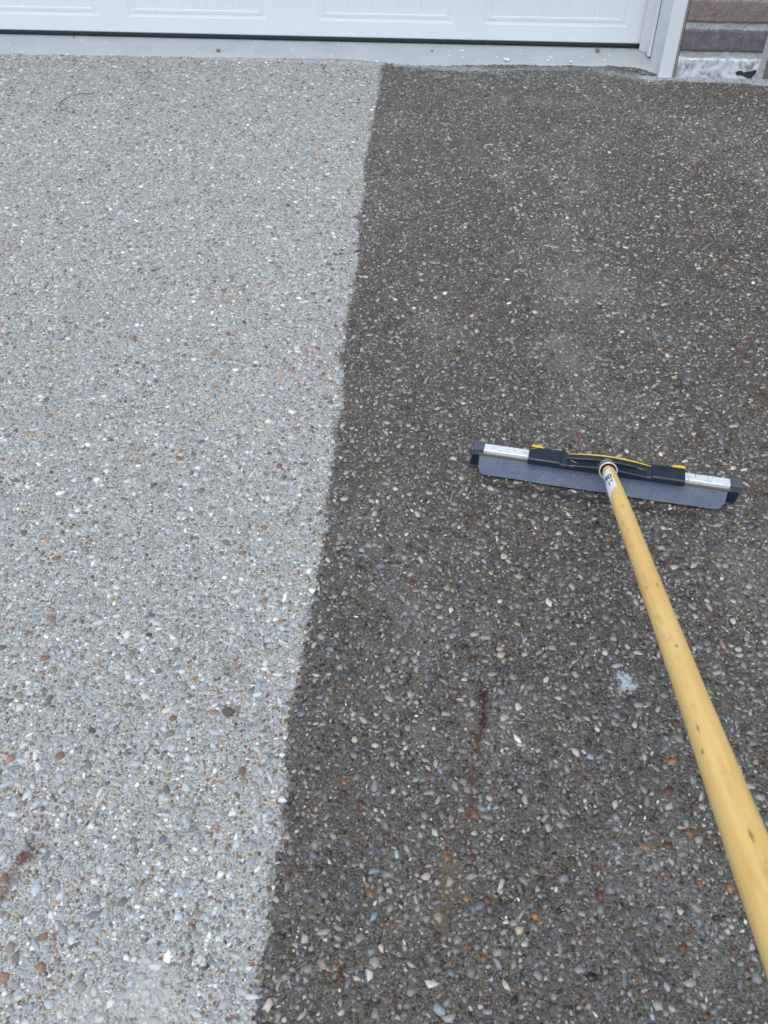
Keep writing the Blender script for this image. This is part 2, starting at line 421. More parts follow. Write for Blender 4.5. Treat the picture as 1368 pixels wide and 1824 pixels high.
door = empty('garage_door', (HO.x, HO.y, 0), HYAW)
tag(door, 'white embossed steel garage door with grooved panels, shut onto the concrete apron', 'garage door')
PAIR = 1.215
stamps = []
for k in range(4):
    stamps += [(-.53 - PAIR * k, -.052 - PAIR * k), (-1.09 - PAIR * k, -.632 - PAIR * k)]
stamps = [(-.052 - PAIR*0, 0)] and stamps
def make_section(z0, z1):
    zb, zt = z0 + .052, z1 - .055
    X = {-4.87, 0.035}
    for (a, b) in stamps:
        if a < -4.85: continue
        for d in (0, .003, .010, .014, .022, .026): X.add(round(a + d, 5)); X.add(round(b - d, 5))
        ia, ib = a + .026, b - .026
        for j in range(1, 5):
            g = ia + (ib - ia) * j / 5
            for d in (-.0035, -.001, .001, .0035): X.add(round(g + d, 5))
    Z = {z0, z0 + .004, z1 - .004, z1}
    for d in (0, .003, .010, .014, .022, .026): Z.add(round(zb + d, 5)); Z.add(round(zt - d, 5))
    X = sorted(X); Z = sorted(Z)
    PR = [(-1, 0), (0, 0), (.003, .0012), (.010, .0020), (.014, .0009), (.022, .0004), (.026, .0018), (9, .0018)]
    pd = [p[0] for p in PR]; pv = [p[1] for p in PR]
    def depth(x, z):
        for (a, b) in stamps:
            if a - 1e-6 <= x <= b + 1e-6 and zb - 1e-6 <= z <= zt + 1e-6:
                d = min(x - a, b - x, z - zb, zt - z); v = float(np.interp(d, pd, pv))
                if d > .0255:
                    ia, ib = a + .026, b - .026
                    for j in range(1, 5):
                        g = abs(x - (ia + (ib - ia) * j / 5))
                        if g < .003: v = .0034
                return v
        return 0.
    verts = []; faces = []
    nz = len(Z)
    for x in X:
        for z in Z:
            e = .003 if (z < z0 + .002 or z > z1 - .002) else 0
            verts.append((x, depth(x, z) + e, z))
    for i in range(len(X) - 1):
        for k in range(nz - 1):
            a = i * nz + k; faces.append((a, a + nz, a + nz + 1, a + 1))
    # back skin gives the section its thickness
    n0 = len(verts)
    verts += [(X[0], .045, Z[0]), (X[-1], .045, Z[0]), (X[-1], .045, Z[-1]), (X[0], .045, Z[-1])]
    faces += [(n0, n0+3, n0+2, n0+1)]
    faces.append(tuple([i * nz for i in range(len(X))][::-1]) + (n0, n0+1))
    faces.append(tuple(i * nz + nz - 1 for i in range(len(X))) + (n0+2, n0+3))
    faces.append(tuple(range(nz)) + (n0+3, n0)); faces.append(tuple((len(X)-1)*nz + k for k in range(nz))[::-1] + (n0+1, n0+2))
    return mesh_obj('door_section', verts, faces, M_DOOR, door)
for k in range(4):
    make_section(.022 + .533 * k, .022 + .533 * k + .530)
bm = bmesh.new()
add_prism(bm, [(.004, .022), (.002, .014), (.006, .008), (.034, .008), (.038, .014), (.036, .022)], -4.87, .0335, .001)
bm_obj('bottom_seal', bm, M_RUBBER, door)
bm = bmesh.new(); add_box(bm, -4.87, .034, -.0012, .004, .0185, .0235); bm_obj('seal_retainer', bm, M_RUBBER, door)

# ------------------------------------------------------------------ door frame on the right
def make_frame(x_open, sgn):
    f = empty('door_frame', house_world(x_open, 0), HYAW)
    X = lambda a, b: (min(a * sgn, b * sgn), max(a * sgn, b * sgn))
    bm = bmesh.new()
    def skew(bm, n0, k):    # keep the bottom slightly out of square like the photographed trim
        pass
    add_box(bm, *X(.0255, .069), -.258, -.0885, .001, 2.3, .002); bm_obj('jamb_casing', bm, M_TRIM, f)
    bm = bmesh.new(); add_box(bm, *X(.013, .0235), -.092, -.034, .013, 2.3, .0015); bm_obj('stop_moulding', bm, M_TRIM, f)
    bm = bmesh.new(); add_box(bm, *X(.0238, .0252), -.0885, -.04, .014, 2.3); bm_obj('shadow_gap', bm, M_RUBBER, f)
    bm = bmesh.new(); x0, x1 = .013, -.004
    vs = []
    for z in (.008, 2.3):
        for (x, y) in ((.013, -.040), (-.003, -.010), (-.001, -.008), (.0155, -.036)): vs.append(bm.verts.new((x * sgn, y, z)))
    for q in ((0,1,2,3), (7,6,5,4), (0,4,5,1), (1,5,6,2), (2,6,7,3), (3,7,4,0)): bm.faces.new([vs[i] for i in q])
    bm_obj('weather_strip', bm, M_STRIPW, f)
    bm = bmesh.new(); add_box(bm, *X(.0695, .0735), -.262, -.20, .006, 2.3)
    bm_obj('caulk_joint', bm, M_CAULK, f)
    return f
s = NT('brown_caulk'); M_CAULK = s.fin(s.mix(s.noise(s.objc(), 120, 4, .7), (.22, .17, .14), (.42, .38, .34)), .8, 0, s.bump(s.noise(s.objc(), 200, 3), .002))
fr = make_frame(0, 1)
tag(fr, 'white painted trim casing on the right side of the garage door, beside the bricks', 'door frame')
fl = make_frame(-4.83, -1)
tag(fl, 'white painted trim casing on the far left side of the garage door', 'door frame')

# ------------------------------------------------------------------ brick wall
def m_brick():
    s = NT('fired_brick'); P = s.objc()
    a = s.t.nodes.new('ShaderNodeAttribute'); a.attribute_name = 'col'
    c = a.outputs['Color']; eff = a.outputs['Alpha']
    c = s.mix(.8, c, s.ramp(s.noise(P, 35, 6, .7), [(.25, (.62, .58, .60)), (.5, (1, 1, 1)), (.75, (1.4, 1.38, 1.36))]), 'MULTIPLY')
    c = s.mix(s.maprange(s.noise(s.scale(P, (60, 60, 20)), 1, 5, .7), .5, .72, 0, .55), c, (.30, .28, .30))
    c = s.mix(s.maprange(s.noise(P, 260, 3, .7), .62, .72, 0, .8), c, (.08, .07, .07))
    c = s.mix(s.maprange(s.noise(P, 75, 4, .7), .60, .68, 0, .6), c, (.52, .50, .48))
    c = s.mix(s.maprange(s.noise(P, 110, 5, .75), .42, .30, 0, .6), c, (.07, .055, .055))
    e = s.noise(P, 34, 5, .6)
    lim = s.math('SUBTRACT', .72, s.math('MULTIPLY', eff, .40))
    mk = s.math('MULTIPLY', s.maprange(s.math('SUBTRACT', e, lim), .06, .28), s.math('GREATER_THAN', eff, .05))
    mk = s.math('MULTIPLY', mk, s.maprange(s.noise(P, 230, 3, .7), .30, .55, .65, 1))
    c = s.mix(mk, c, (.84, .84, .87))
    n = s.bump(s.noise(P, 150, 6, .75), .0045, .9)
    return s.fin(c, .85, 0, n, .25)
def m_mortar():
    s = NT('mortar'); P = s.objc()
    c = s.mix(s.noise(P, 18, 5, .65), (.36, .34, .31), (.50, .49, .47))
    z = s.sep(P)
    c = s.mix(s.math('MULTIPLY', s.maprange(s.noise(P, 12, 4, .6), .45, .62), s.maprange(z[0], .35, .10)), c, (.60, .66, .72))
    c = s.mix(s.maprange(s.noise(P, 170, 4, .7), .58, .7, 0, .6), c, (.24, .22, .20))
    return s.fin(c, .9, 0, s.bump(s.noise(P, 160, 5, .75), .003, .9), .2)
M_BRICK, M_MORTAR = m_brick(), m_mortar()
def m_bead():
    s = NT('rough_mortar_bead'); P = s.objc()
    c = s.mix(s.noise(P, 40, 5, .7), (.24, .25, .25), (.52, .54, .55))
    c = s.mix(s.maprange(s.noise(P, 140, 4, .7), .52, .62, 0, .8), c, (.12, .12, .12))
    return s.fin(c, .85, 0, s.bump(s.noise(P, 220, 5, .75), .004, 1), .3)
M_BEAD = m_bead()
BFY, BX0 = -.267, .0745
def wall_mesh():
    V, F, C, MI = [], [], [], []
    rnd = random.Random(5)
    def brick(x0, x1, z0, z1, col, eff, fine):
        nx = max(2, int((x1 - x0) / (.006 if fine else .13))); nz = max(2, int((z1 - z0) / .006)) if fine else 2
        xs = np.linspace(0, 1, nx + 1); zs = np.linspace(0, 1, nz + 1)
        b = len(V); seed = rnd.uniform(0, 99)
        rows = []
        amp = .0034
        for i, u in enumerate(xs):
            for j, v in enumerate(zs):
                x = x0 + (x1 - x0) * u; z = z0 + (z1 - z0) * v
                edge = (i in (0, nx)) or (j in (0, nz))
                n1 = mnoise.noise(Vector((x * 60 + seed, z * 60, 0))); n2 = mnoise.noise(Vector((x * 190 + seed, z * 190, 7)))
                dy = (n1 * .0007 + n2 * .0005) if fine else 0
                if edge:
                    dy += .0028
                    ex = amp * mnoise.noise(Vector((x * 110 + seed, z * 110, 3))); 
                    if i == 0: x += abs(ex) * 1.5
                    if i == nx: x -= abs(ex) * 1.5
                    if j == 0: z += abs(ex) * 1.5
                    if j == nz: z -= abs(ex) * 2
                V.append((x, BFY + dy, z)); C.append((*col, eff))
        for i in range(nx):
            for j in range(nz):
                a = b + i * (nz + 1) + j; F.append((a, a + nz + 1, a + nz + 2, a + 1)); MI.append(0)
        # sides back into the mortar
        ring = [(i, 0) for i in range(nx)] + [(nx, j) for j in range(nz)] + [(i, nz) for i in range(nx, 0, -1)] + [(0, j) for j in range(nz, 0, -1)]
        fb = [b + i * (nz + 1) + j for i, j in ring]; bb = len(V)
        for q in fb: V.append((V[q][0], BFY + .030, V[q][2])); C.append((*col, eff))
        L = len(fb)
        for k in range(L): F.append((fb[k], bb + k, bb + (k + 1) % L, fb[(k + 1) % L])); MI.append(0)
    PITCH_, BH, BL, J = .0815, .0645, .2545, .019
    def colour():
        return rnd.choice([(.20,.155,.145),(.24,.19,.17),(.17,.15,.15),(.22,.17,.15),(.26,.21,.19),(.19,.165,.165)])
    def course(k, xa, xb):
        z0 = .004 + PITCH_ * k; x = xa
        off = 0 if (k % 2 == 0) else .5
        if k == 1: off = 0
        if k == 2: off = 1.0
        first = True
        while x < xb - .03:
            L = BL * (.5 if (first and off == .5) else 1)
            if first and k == 2: L = BL + .13
            x1 = min(x + L, xb); fine = (k < 4 and .0 < x < .9 and xa > 0)
            c = colour(); e = 0.12
            if xa > 0 and k < 3 and first:
                c, e = [((.25,.25,.27), 1.12), ((.165,.148,.155), .08), ((.27,.205,.18), .06)][k]
            elif k == 0: e = .25
            brick(x, x1, z0, z0 + BH, c, e, fine); x = x1 + J; first = False
    NK = 33
    for k in range(NK): course(k, BX0, 2.6)
    for k in range(NK): course(k, -6.6, -4.905)
    for k in range(29, NK):
        course(k + 2, BX0 - .0 if False else -4.905 + J, BX0 - J) if False else None
    # header above the door
    for k in range(28, NK):
        z0 = .004 + PITCH_ * k; x = -4.886 - (.13 if k % 2 else 0)
        x = -4.886
        if k % 2: brick(x, x + .12, z0, z0 + BH, colour(), .0, False); x += .12 + J
        while x < BX0 - J - .03:
            x1 = min(x + BL, BX0 - J); brick(x, x1, z0, z0 + BH, colour(), 0., False); x = x1 + J
    # mortar body
    def slab(x0, x1, z0, z1, fine):
        nx = int((x1 - x0) / (.006 if fine else .5)) + 1; nz = int((z1 - z0) / (.005 if fine else .4)) + 1
        b = len(V)
        for i in range(nx + 1):
            for j in range(nz + 1):
                x = x0 + (x1 - x0) * i / nx; z = z0 + (z1 - z0) * j / nz
                dy = .0052 + (.0028 * mnoise.noise(Vector((x * 40, z * 40, 2))) + .0018 * mnoise.noise(Vector((x * 150, z * 150, 8))) if fine else 0)
                V.append((x, BFY + dy, z)); C.append((.4, .4, .4, 0))
        for i in range(nx):
            for j in range(nz):
                a = b + i * (nz + 1) + j; F.append((a, a + nz + 1, a + nz + 2, a + 1)); MI.append(1)
    slab(BX0 + .002, 1.0, 0, .33, True); slab(BX0 + .002, 1.0, .33, 2.69, False); slab(1.0, 2.6, 0, 2.69, False)
    slab(-6.6, -4.905, 0, 2.69, False); slab(-4.905, BX0 + .002, 2.283, 2.69, False)
    def back(x0, x1, z0, z1):
        b = len(V); 
        for (x, y, z) in ((x0,BFY+.012,z0),(x1,BFY+.012,z0),(x1,BFY+.012,z1),(x0,BFY+.012,z1),(x0,.10,z0),(x1,.10,z0),(x1,.10,z1),(x0,.10,z1)):
            V.append((x, y, z)); C.append((.4,.4,.4,0))
        for q in ((0,3,2,1),(4,5,6,7),(0,1,5,4),(1,2,6,5),(2,3,7,6),(3,0,4,7)): F.append(tuple(b + i for i in q)); MI.append(1)
    back(BX0 + .002, 2.6, 0, 2.69); back(-6.6, -4.905, 0, 2.69); back(-4.905, BX0 + .002, 2.283, 2.69)
    o = mesh_obj('brick_wall', V, F, [M_BRICK, M_MORTAR], mi=MI)
    at = o.data.color_attributes.new('col', 'FLOAT_COLOR', 'POINT'); at.data.foreach_set('color', np.array(C, dtype=np.float32).reshape(-1))
    o.location = HO; o.rotation_euler = (0, 0, HYAW)
    return o
wall = wall_mesh()
tag(wall, 'purple grey brick wall around the garage door, its lowest brick white with efflorescence', 'brick wall')
def bead():
    xs = np.arange(-.045, 2.6, .0045); V = []; F = []; W = 7
    for x in xs:
        n = mnoise.noise(Vector((x * 16, 4, 0))); n2 = mnoise.noise(Vector((x * 70, 8, 0)))
        out = float(np.interp(x, [-.045, .0, .06, .15, .3, .36, 2.6], [.004, .022, .020, .017, .022, .036, .034])) + n * .007 + n2 * .004
        yb = -.262 if x > .07 else -.250
        hh = (.006 if x < .075 else .011) + .004 * n2
        for k in range(W):
            t = k / (W - 1); a = t * math.pi / 2
            r_ = .002 * mnoise.noise(Vector((x * 120, k * 1.3, 5)))
            V.append((x, yb - out * math.cos(a) + r_, max(0, hh * math.sin(a)) + r_ * .8 - (.001 if k == 0 else 0)))
    for i in range(len(xs) - 1):
        for k in range(W - 1):
            a = i * W + k; F.append((a, a + W, a + W + 1, a + 1))
    o = mesh_obj('mortar_bead', V, F, M_BEAD, wall, smooth=True)
bead()
# flaked dark spot low on the whitened brick
s = NT('dark_flaked_brick'); M_FLAKE = s.fin(s.mix(s.noise(s.objc(), 150, 4, .7), (.018, .015, .015), (.05, .042, .04)), .8, 0, s.bump(s.noise(s.objc(), 260, 4), .002))
pts = [(.262,.031),(.270,.034),(.277,.034),(.285,.028),(.292,.031),(.299,.032),(.307,.033),(.3135,.036),(.3225,.038),(.3235,.030),(.318,.021),(.312,.011),(.303,.010),(.292,.016),(.283,.019),(.272,.020),(.264,.021),(.261,.026)]
bm = bmesh.new()
a = [bm.verts.new((x, BFY - .0014 + .0004 * mnoise.noise(Vector((x * 300, z * 300, 0))), z)) for x, z in pts]
b = [bm.verts.new((x, BFY + .004, z)) for x, z in pts]
bm.faces.new(a)
for i in range(len(pts)): bm.faces.new((a[i], b[i], b[(i+1) % len(pts)], a[(i+1) % len(pts)]))
bm_obj('flaked_patch', bm, M_FLAKE, wall)

# unseen eave (soffit, fascia, gutter board) added above the wall to shade its foot
bm = bmesh.new()
add_box(bm, -7.0, 3.0, -.72, .30, 2.70, 2.73, .003); add_box(bm, -7.0, 3.0, -.745, -.7215, 2.66, 2.86, .003)
add_box(bm, -7.0, 3.0, -.84, -.7465, 2.74, 2.85, .012)
ev = bm_obj('added_shade_eave', bm, M_TRIM); ev.location = HO; ev.rotation_euler = (0, 0, HYAW)
tag(ev, 'unseen white boxed eave with gutter, added above the brick wall to shade its foot', 'roof eave')

# ------------------------------------------------------------------ squeegee
OX, OY, SYAW = .3518, 1.0629, R(-12.706)
sq = empty('floor_squeegee', (OX, OY, 0), SYAW)
tag(sq, 'floor squeegee with grey rubber blade and long yellow wooden handle on the wet concrete', 'squeegee')
sc_, ss_ = math.cos(SYAW), math.sin(SYAW)
def to_local(v):
    dx, dy = v.x - OX, v.y - OY
    return Vector((dx * sc_ + dy * ss_, -dx * ss_ + dy * sc_, v.z))
def m_blade():
    s = NT('grey_foam_rubber'); P = s.objc()
    c = s.mix(s.noise(P, 30, 5, .7), (.095, .115, .165), (.175, .20, .26))
    c = s.mix(s.maprange(s.noise(P, 420, 3, .8), .50, .72, 0, .45), c, (.36, .39, .45))
    c = s.mix(s.maprange(s.noise(P, 90, 4, .7), .62, .74, 0, .5), c, (.42, .45, .49))
    c = s.mix(s.maprange(s.noise(s.vmath('ADD', P, (3, 1, 2)), 240, 2, .6), .66, .72, 0, .8), c, (.03, .035, .045))
    return s.fin(c, .75, 0, s.bump(s.noise(P, 500, 3, .7), .0007, .7), .3)
def m_alu():
    s = NT('dusty_aluminium'); P = s.objc()
    c = s.mix(s.noise(s.scale(P, (8, 200, 200)), 1, 3), (.66, .69, .70), (.80, .82, .82))
    v = s.voro(P, 260); rc = s.sep(v.outputs['Color'])
    m = s.math('MULTIPLY', s.maprange(v.outputs['Distance'], .2, .36, 1, 0), s.math('GREATER_THAN', rc[0], .80))
    c = s.mix(m, c, (.06, .07, .08))
    return s.fin(c, .42, .25, None, .5)
def m_plastic(name, a_, b_, rough=.38, specks=.3):
    s = NT(name); P = s.objc()
    c = s.mix(s.noise(P, 30, 4, .6), a_, b_)
    c = s.mix(s.maprange(s.noise(P, 480, 3, .8), .64, .74, 0, specks), c, (.42, .40, .36))
    return s.fin(c, s.maprange(s.noise(P, 60, 3), .3, .7, rough - .08, rough + .15), 0, s.bump(s.noise(P, 300, 2), .0002, .5), .5)
M_BLADE, M_ALU = m_blade(), m_alu()
M_BLACK = m_plastic('black_plastic', (.010, .015, .025), (.020, .030, .050), .36, .5)
M_CAP = m_plastic('slate_plastic', (.055, .065, .085), (.09, .10, .13), .5, .4)
M_YEL = m_plastic('yellow_plastic', (.80, .55, .01), (.72, .44, .01), .4, .2)
s = NT('dirty_brown_rubber'); M_LIP = s.fin(s.mix(s.noise(s.objc(), 90, 4), (.10, .075, .055), (.20, .16, .13)), .7)
CXC = .0075          # centre of the head along its length
# front rubber blade: flap standing down from the bar, rounded lower corners
def blade(name, x0, x1, ytop, ztop, ybot, zbot, th, rc, nx=80, nz=10, bend=0.0):
    V, F = [], []
    for side in (0, 1):
        for i in range(nx + 1):
            x = x0 + (x1 - x0) * i / nx
            d = min(x - x0, x1 - x); cut = 0.
            if d < rc: cut = rc - math.sqrt(max(0, rc * rc - (rc - d) ** 2))
            for j in range(nz + 1):
                t = j / nz
                H = 1 - cut / math.hypot(ztop - zbot, ytop - ybot)
                tt = t * H
                y = ytop + (ybot - ytop) * tt + bend * math.sin(math.pi * tt); z = ztop + (zbot - ztop) * tt
                wv = .0007 * math.sin(x * 38 + 1) * tt + .0005 * mnoise.noise(Vector((x * 30, tt * 3, 0)))
                V.append((x, y + wv + side * th, z + .0006 * mnoise.noise(Vector((x * 60, 0, 0))) * tt))
    N = (nx + 1) * (nz + 1)
    for side in (0, 1):
        for i in range(nx):
            for j in range(nz):
                a = side * N + i * (nz + 1) + j; F.append((a, a + 1, a + nz + 2, a + nz + 1))
    for i in range(nx):
        a = i * (nz + 1) + nz; F.append((a, a + nz + 1, a + nz + 1 + N, a + N))
        a = i * (nz + 1); F.append((a, a + N, a + nz + 1 + N, a + nz + 1))
    for i in (0, nx):
        for j in range(nz):
            a = i * (nz + 1) + j; F.append((a, a + N, a + 1 + N, a + 1))
    return mesh_obj(name, V, F, M_BLADE, sq)
blade('rubber_blade', -.1985, .2025, .0085, .044, -.0015, .0062, .0048, .013)
blade('rubber_blade', -.196, .2055, .0185, .040, .0150, .0005, .0048, .004)
# channel bar
bm = bmesh.new(); add_prism(bm, [(.0095, .0435), (.0095, .0505), (.0105, .0515), (.0262, .0515), (.0272, .0505), (.0272, .040), (.0240, .040), (.0240, .0435)], -.2065 , .2195, .0004)
bm_obj('channel_bar', bm, M_ALU, sq)
bm = bmesh.new(); add_box(bm, -.1995, .2065, .0070, .0092, .0405, .0455, .0006); bm_obj('clamp_lip', bm, M_LIP, sq)
# end caps: a small collar on the bar and a plate slanting down beside the blades
for (xa, xb, sg) in ((-.2105, -.1925, -1), (.2035, .2225, 1)):
    bm = bmesh.new(); add_box(bm, xa, xb, .0078, .0292, .0400, .0535, .0012); c = bm_obj('end_cap', bm, M_CAP, sq)
    top = (xa + .0006, xb - .0006); bot = (-.2150, -.1990) if sg < 0 else (.2035, .2200)
    bm = bmesh.new(); vs = []
    for (y, z, (p, q)) in ((.0098, .0405, top), (.0280, .0405, top), (.0250, .0100, bot), (.0135, .0110, bot)):
        vs.append((bm.verts.new((p, y, z)), bm.verts.new((q, y, z))))
    fs = [bm.faces.new([v[0] for v in vs]), bm.faces.new([v[1] for v in vs][::-1])]
    for k in range(4): fs.append(bm.faces.new((vs[k][0], vs[(k+1) % 4][0], vs[(k+1) % 4][1], vs[k][1])))
    bmesh.ops.bevel(bm, geom=list(set(e for f in fs for e in f.edges)), offset=.0012, segments=2, affect='EDGES')
    bm_obj('side_plate', bm, M_BLACK, c)
# bracket
bm = bmesh.new()
HB0, HB1 = -.1185, .1320
add_prism(bm, [(-.0035, .0460), (-.0035, .0530), (-.0025, .0545), (.0270, .0545), (.0280, .0530), (.0280, .0460), (.0275, .0519), (.009, .0519), (.004, .0460)][:6], HB0, HB1, .0012)
for (xa, xb) in ((HB0, -.0660), (.0800, HB1)):
    add_prism(bm, [(-.0030, .0480), (-.0036, .0560), (-.0016, .0582), (.0250, .0600), (.0282, .0580), (.0282, .0480)], xa, xb, .0016)
# stepped shoulders towards the middle
for (xa, xb) in ((-.0662, -.0560), (.0695, .0802)):
    add_prism(bm, [(-.0024, .0500), (-.0024, .0552), (.0120, .0574), (.0250, .0592), (.0265, .0580), (.0265, .0500)], xa, xb, .0014)
# arched rear rib
n = 20; prev = None
def rib(y0, y1, zb, zf, yshift):
    ring = []
    for i in range(n + 1):
        t = i / n; x = -.058 + .130 * t; a = math.sin(math.pi * t)
        zt = zf + .0048 * a; ys = yshift * a
        ring.append([bm.verts.new((x, y, z)) for (y, z) in ((y0 + ys, zb), (y0 + ys, zt - .001), (y0 + ys + .001, zt), (y1 + ys - .001, zt), (y1 + ys, zt - .001), (y1 + ys, zb))])
    for i in range(n):
        for k in range(6): bm.faces.new((ring[i][k], ring[i+1][k], ring[i+1][(k+1) % 6], ring[i][(k+1) % 6]))
    bm.faces.new(ring[0]); bm.faces.new(ring[-1][::-1])
rib(.0105, .0215, .052, .0590, .0015)
rib(-.0045, -.0010, .050, .0560, 0)
for x in (-.040, -.022, .036, .054):
    add_box(bm, x, x + .0022, -.0015, .0110, .052, .0570)
add_box(bm, -.010, .025, -.0040, .0120, .050, .0600, .002)
br = bm_obj('head_bracket', bm, M_BLACK, sq)
# yellow trim line along the arch and two yellow release tabs
V, F = [], []
for i in range(n + 1):
    t = i / n; x = -.056 + .134 * t; a = math.sin(math.pi * t)
    z = .0588 + .0050 * a; y = .0190 + .0015 * a
    wdt = .0006 + .0011 * a
    for (dy, dz) in ((0, 0), (wdt * 1.6, 0.0002), (wdt * 1.6 + .0006, -.004), (0.0001, -.004)): V.append((x, y + .0017 + dy, z + dz))
for i in range(n):
    for k in range(4): a = i * 4; F.append((a + k, a + 4 + k, a + 4 + (k + 1) % 4, a + (k + 1) % 4))
F += [(0, 1, 2, 3), tuple(n * 4 + k for k in (3, 2, 1, 0))]
mesh_obj('yellow_trim', V, F, M_YEL, br)
for (xa, xb, tp) in ((-.1155, -.0955, 1), (.1120, .1330, -1)):
    bm = bmesh.new()
    x0, x1 = xa, xb
    if tp > 0: q = [(x0, .0260), (x0, .0350), (x0 + .002, .0360), (x0 + .010, .0355), (x1, .0335), (x1, .0260)]
    else: q = [(x0, .0260), (x0, .0335), (x1 - .010, .0355), (x1 - .002, .0360), (x1, .0350), (x1, .0260)]
    lo = [bm.verts.new((x, y, .0500)) for x, y in q]; hi = [bm.verts.new((x, y, .0570)) for x, y in q]
    fs = [bm.faces.new(lo[::-1]), bm.faces.new(hi)]
    for i in range(6): fs.append(bm.faces.new((lo[i], lo[(i+1) % 6], hi[(i+1) % 6], hi[i])))
    bmesh.ops.bevel(bm, geom=list(set(e for f in fs for e in f.edges)), offset=.0008, segments=2, affect='EDGES')
    bm_obj('release_tab', bm, M_YEL, br)
# handle
def ray(px, py, Z):
    u = (px - 684) / FPX * Z; v = (912 - py) / FPX * Z; c = math.cos(R(PITCH)); s_ = math.sin(R(PITCH))
    return Vector((u, Z * c + v * s_, CAM_H - Z * s_ + v * c))
HA = ray(1083, 838, 1.418); HBp = ray(1083 + .373 * (1640 - 838), 1640, .488)
LA, LB = to_local(HA), to_local(HBp)
ax = (LB - LA).normalized()
camL = to_local(Vector((0, 0, CAM_H)))
hx, hy, hz = frame_from(ax, camL - LA)      # hx faces the camera
print('handle', LA, LB, (LB - LA).length)
def revolve(name, prof, mat, parent, sides=40, base=LA, closed=False):
    V, F = [], []
    for (t, r) in prof:
        for k in range(sides):
            a = 2 * math.pi * k / sides
            V.append(base + hz * t + (hx * math.cos(a) + hy * math.sin(a)) * r)
    for i in range(len(prof) - 1):
        for k in range(sides): F.append((i*sides+k, i*sides+(k+1) % sides, (i+1)*sides+(k+1) % sides, (i+1)*sides+k))
    F.append(tuple(range(sides))[::-1]); F.append(tuple((len(prof)-1)*sides+k for k in range(sides)))
    return mesh_obj(name, V, F, mat, parent, smooth=True)
base_al, base_uy = LA.dot(hz), LA.dot(hy)
PHS = 1 if hy.dot(to_local(Vector((OX + .1, OY, 0))) - to_local(Vector((OX, OY, 0)))) > 0 else -1
def m_wood():
    s = NT('varnished_yellow_wood'); P = s.objc()
    # coordinates along the pole
    al = s.vmath('DOT_PRODUCT', P, tuple(hz)); ux = s.vmath('DOT_PRODUCT', P, tuple(hx)); uy = s.vmath('DOT_PRODUCT', P, tuple(hy))
    Q = s.comb(s.math('MULTIPLY', al, .06), ux, uy)
    g = s.noise(Q, 190, 5, .65, .6)
    c = s.mix(s.maprange(g, .3, .7), (.78, .47, .14), (.92, .61, .20))
    c = s.mix(s.maprange(s.noise(P, 9, 4, .6), .4, .7, 0, .5), c, (.93, .67, .25))
    c = s.mix(s.maprange(s.noise(s.comb(s.math('MULTIPLY', al, .45), ux, uy), 60, 5, .7), .60, .72, 0, .5), c, (.28, .19, .09))
    v = s.voro(s.comb(s.math('MULTIPLY', al, .5), ux, uy), 75); rc = s.sep(v.outputs['Color'])
    m = s.math('MULTIPLY', s.maprange(v.outputs['Distance'], .06, .16, 1, 0), s.math('GREATER_THAN', rc[0], .95))
    c = s.mix(s.math('MULTIPLY', m, .5), c, (.16, .10, .06))
    for (ta, ph, ln, wd) in ((.80, -20, .012, .0012), (.83, -34, .004, .0022), (.665, 12, .006, .0016), (.30, -28, .010, .0008), (.33, -8, .008, .0007), (.52, 30, .010, .0010), (.93, 18, .010, .0015)):
        d0 = s.math('ADD', s.math('DIVIDE', s.math('ABSOLUTE', s.math('SUBTRACT', al, base_al + ta)), ln), s.math('DIVIDE', s.math('ABSOLUTE', s.math('SUBTRACT', uy, base_uy + PHS * .0122 * math.sin(R(ph)))), wd))
        d0 = s.math('ADD', d0, s.math('MULTIPLY', s.math('SUBTRACT', s.noise(P, 320, 3, .6), .5), 1.6))
        c = s.mix(s.maprange(d0, .5, 1.1, .75, 0), c, (.17, .105, .05))
    return s.fin(c, s.maprange(s.noise(P, 40, 3), .3, .7, .34, .48), 0, s.bump(g, .0004, .4), .5)
M_WOOD = m_wood()
KINKS = [(-.012, .0070), (.004, .0086), (.012, .0100), (.032, .0106), (.136, .0118), (.208, .0121), (.435, .0119), (.727, .0123), (.943, .0140), (1.35, .0142), (1.375, .0138), (1.385, .0110), (1.388, .004)]
handle = revolve('handle', KINKS, M_WOOD, sq)
hr = lambda t: float(np.interp(t, [k[0] for k in KINKS], [k[1] for k in KINKS]))
def m_collar():
    s = NT('galvanised_collar'); P = s.objc()
    c = s.mix(s.noise(P, 120, 4, .7), (.16, .165, .16), (.36, .38, .38))
    return s.fin(c, .5, .4, s.bump(s.noise(P, 300, 3), .0006))
M_COL = m_collar()
s = NT('bright_ring'); M_RING = s.fin(s.mix(s.noise(s.objc(), 200, 3), (.42, .50, .56), (.66, .72, .76)), .35, .5)
so = revolve('socket', [(-.030, .0120), (-.0285, .0135), (-.008, .0142), (.000, .0145), (.003, .0145), (.0031, .0122), (-.012, .0118)], M_COL, sq)
def torus_ring(name, t0, r0, r1, mat, parent, sides=40):
    prof = [(t0 - r1 * math.cos(a) , r0 + r1 * math.sin(a)) for a in np.linspace(0, 2 * math.pi, 13)]
    V, F = [], []
    for (t, r) in prof[:-1]:
        for k in range(sides):
            a = 2 * math.pi * k / sides; V.append(LA + hz * t + (hx * math.cos(a) + hy * math.sin(a)) * r)
    m = len(prof) - 1
    for i in range(m):
        for k in range(sides): F.append((i*sides+k, i*sides+(k+1) % sides, ((i+1) % m)*sides+(k+1) % sides, ((i+1) % m)*sides+k))
    return mesh_obj(name, V, F, mat, parent, smooth=True)
torus_ring('collar_ring', .0035, .0136, .0012, M_RING, so)
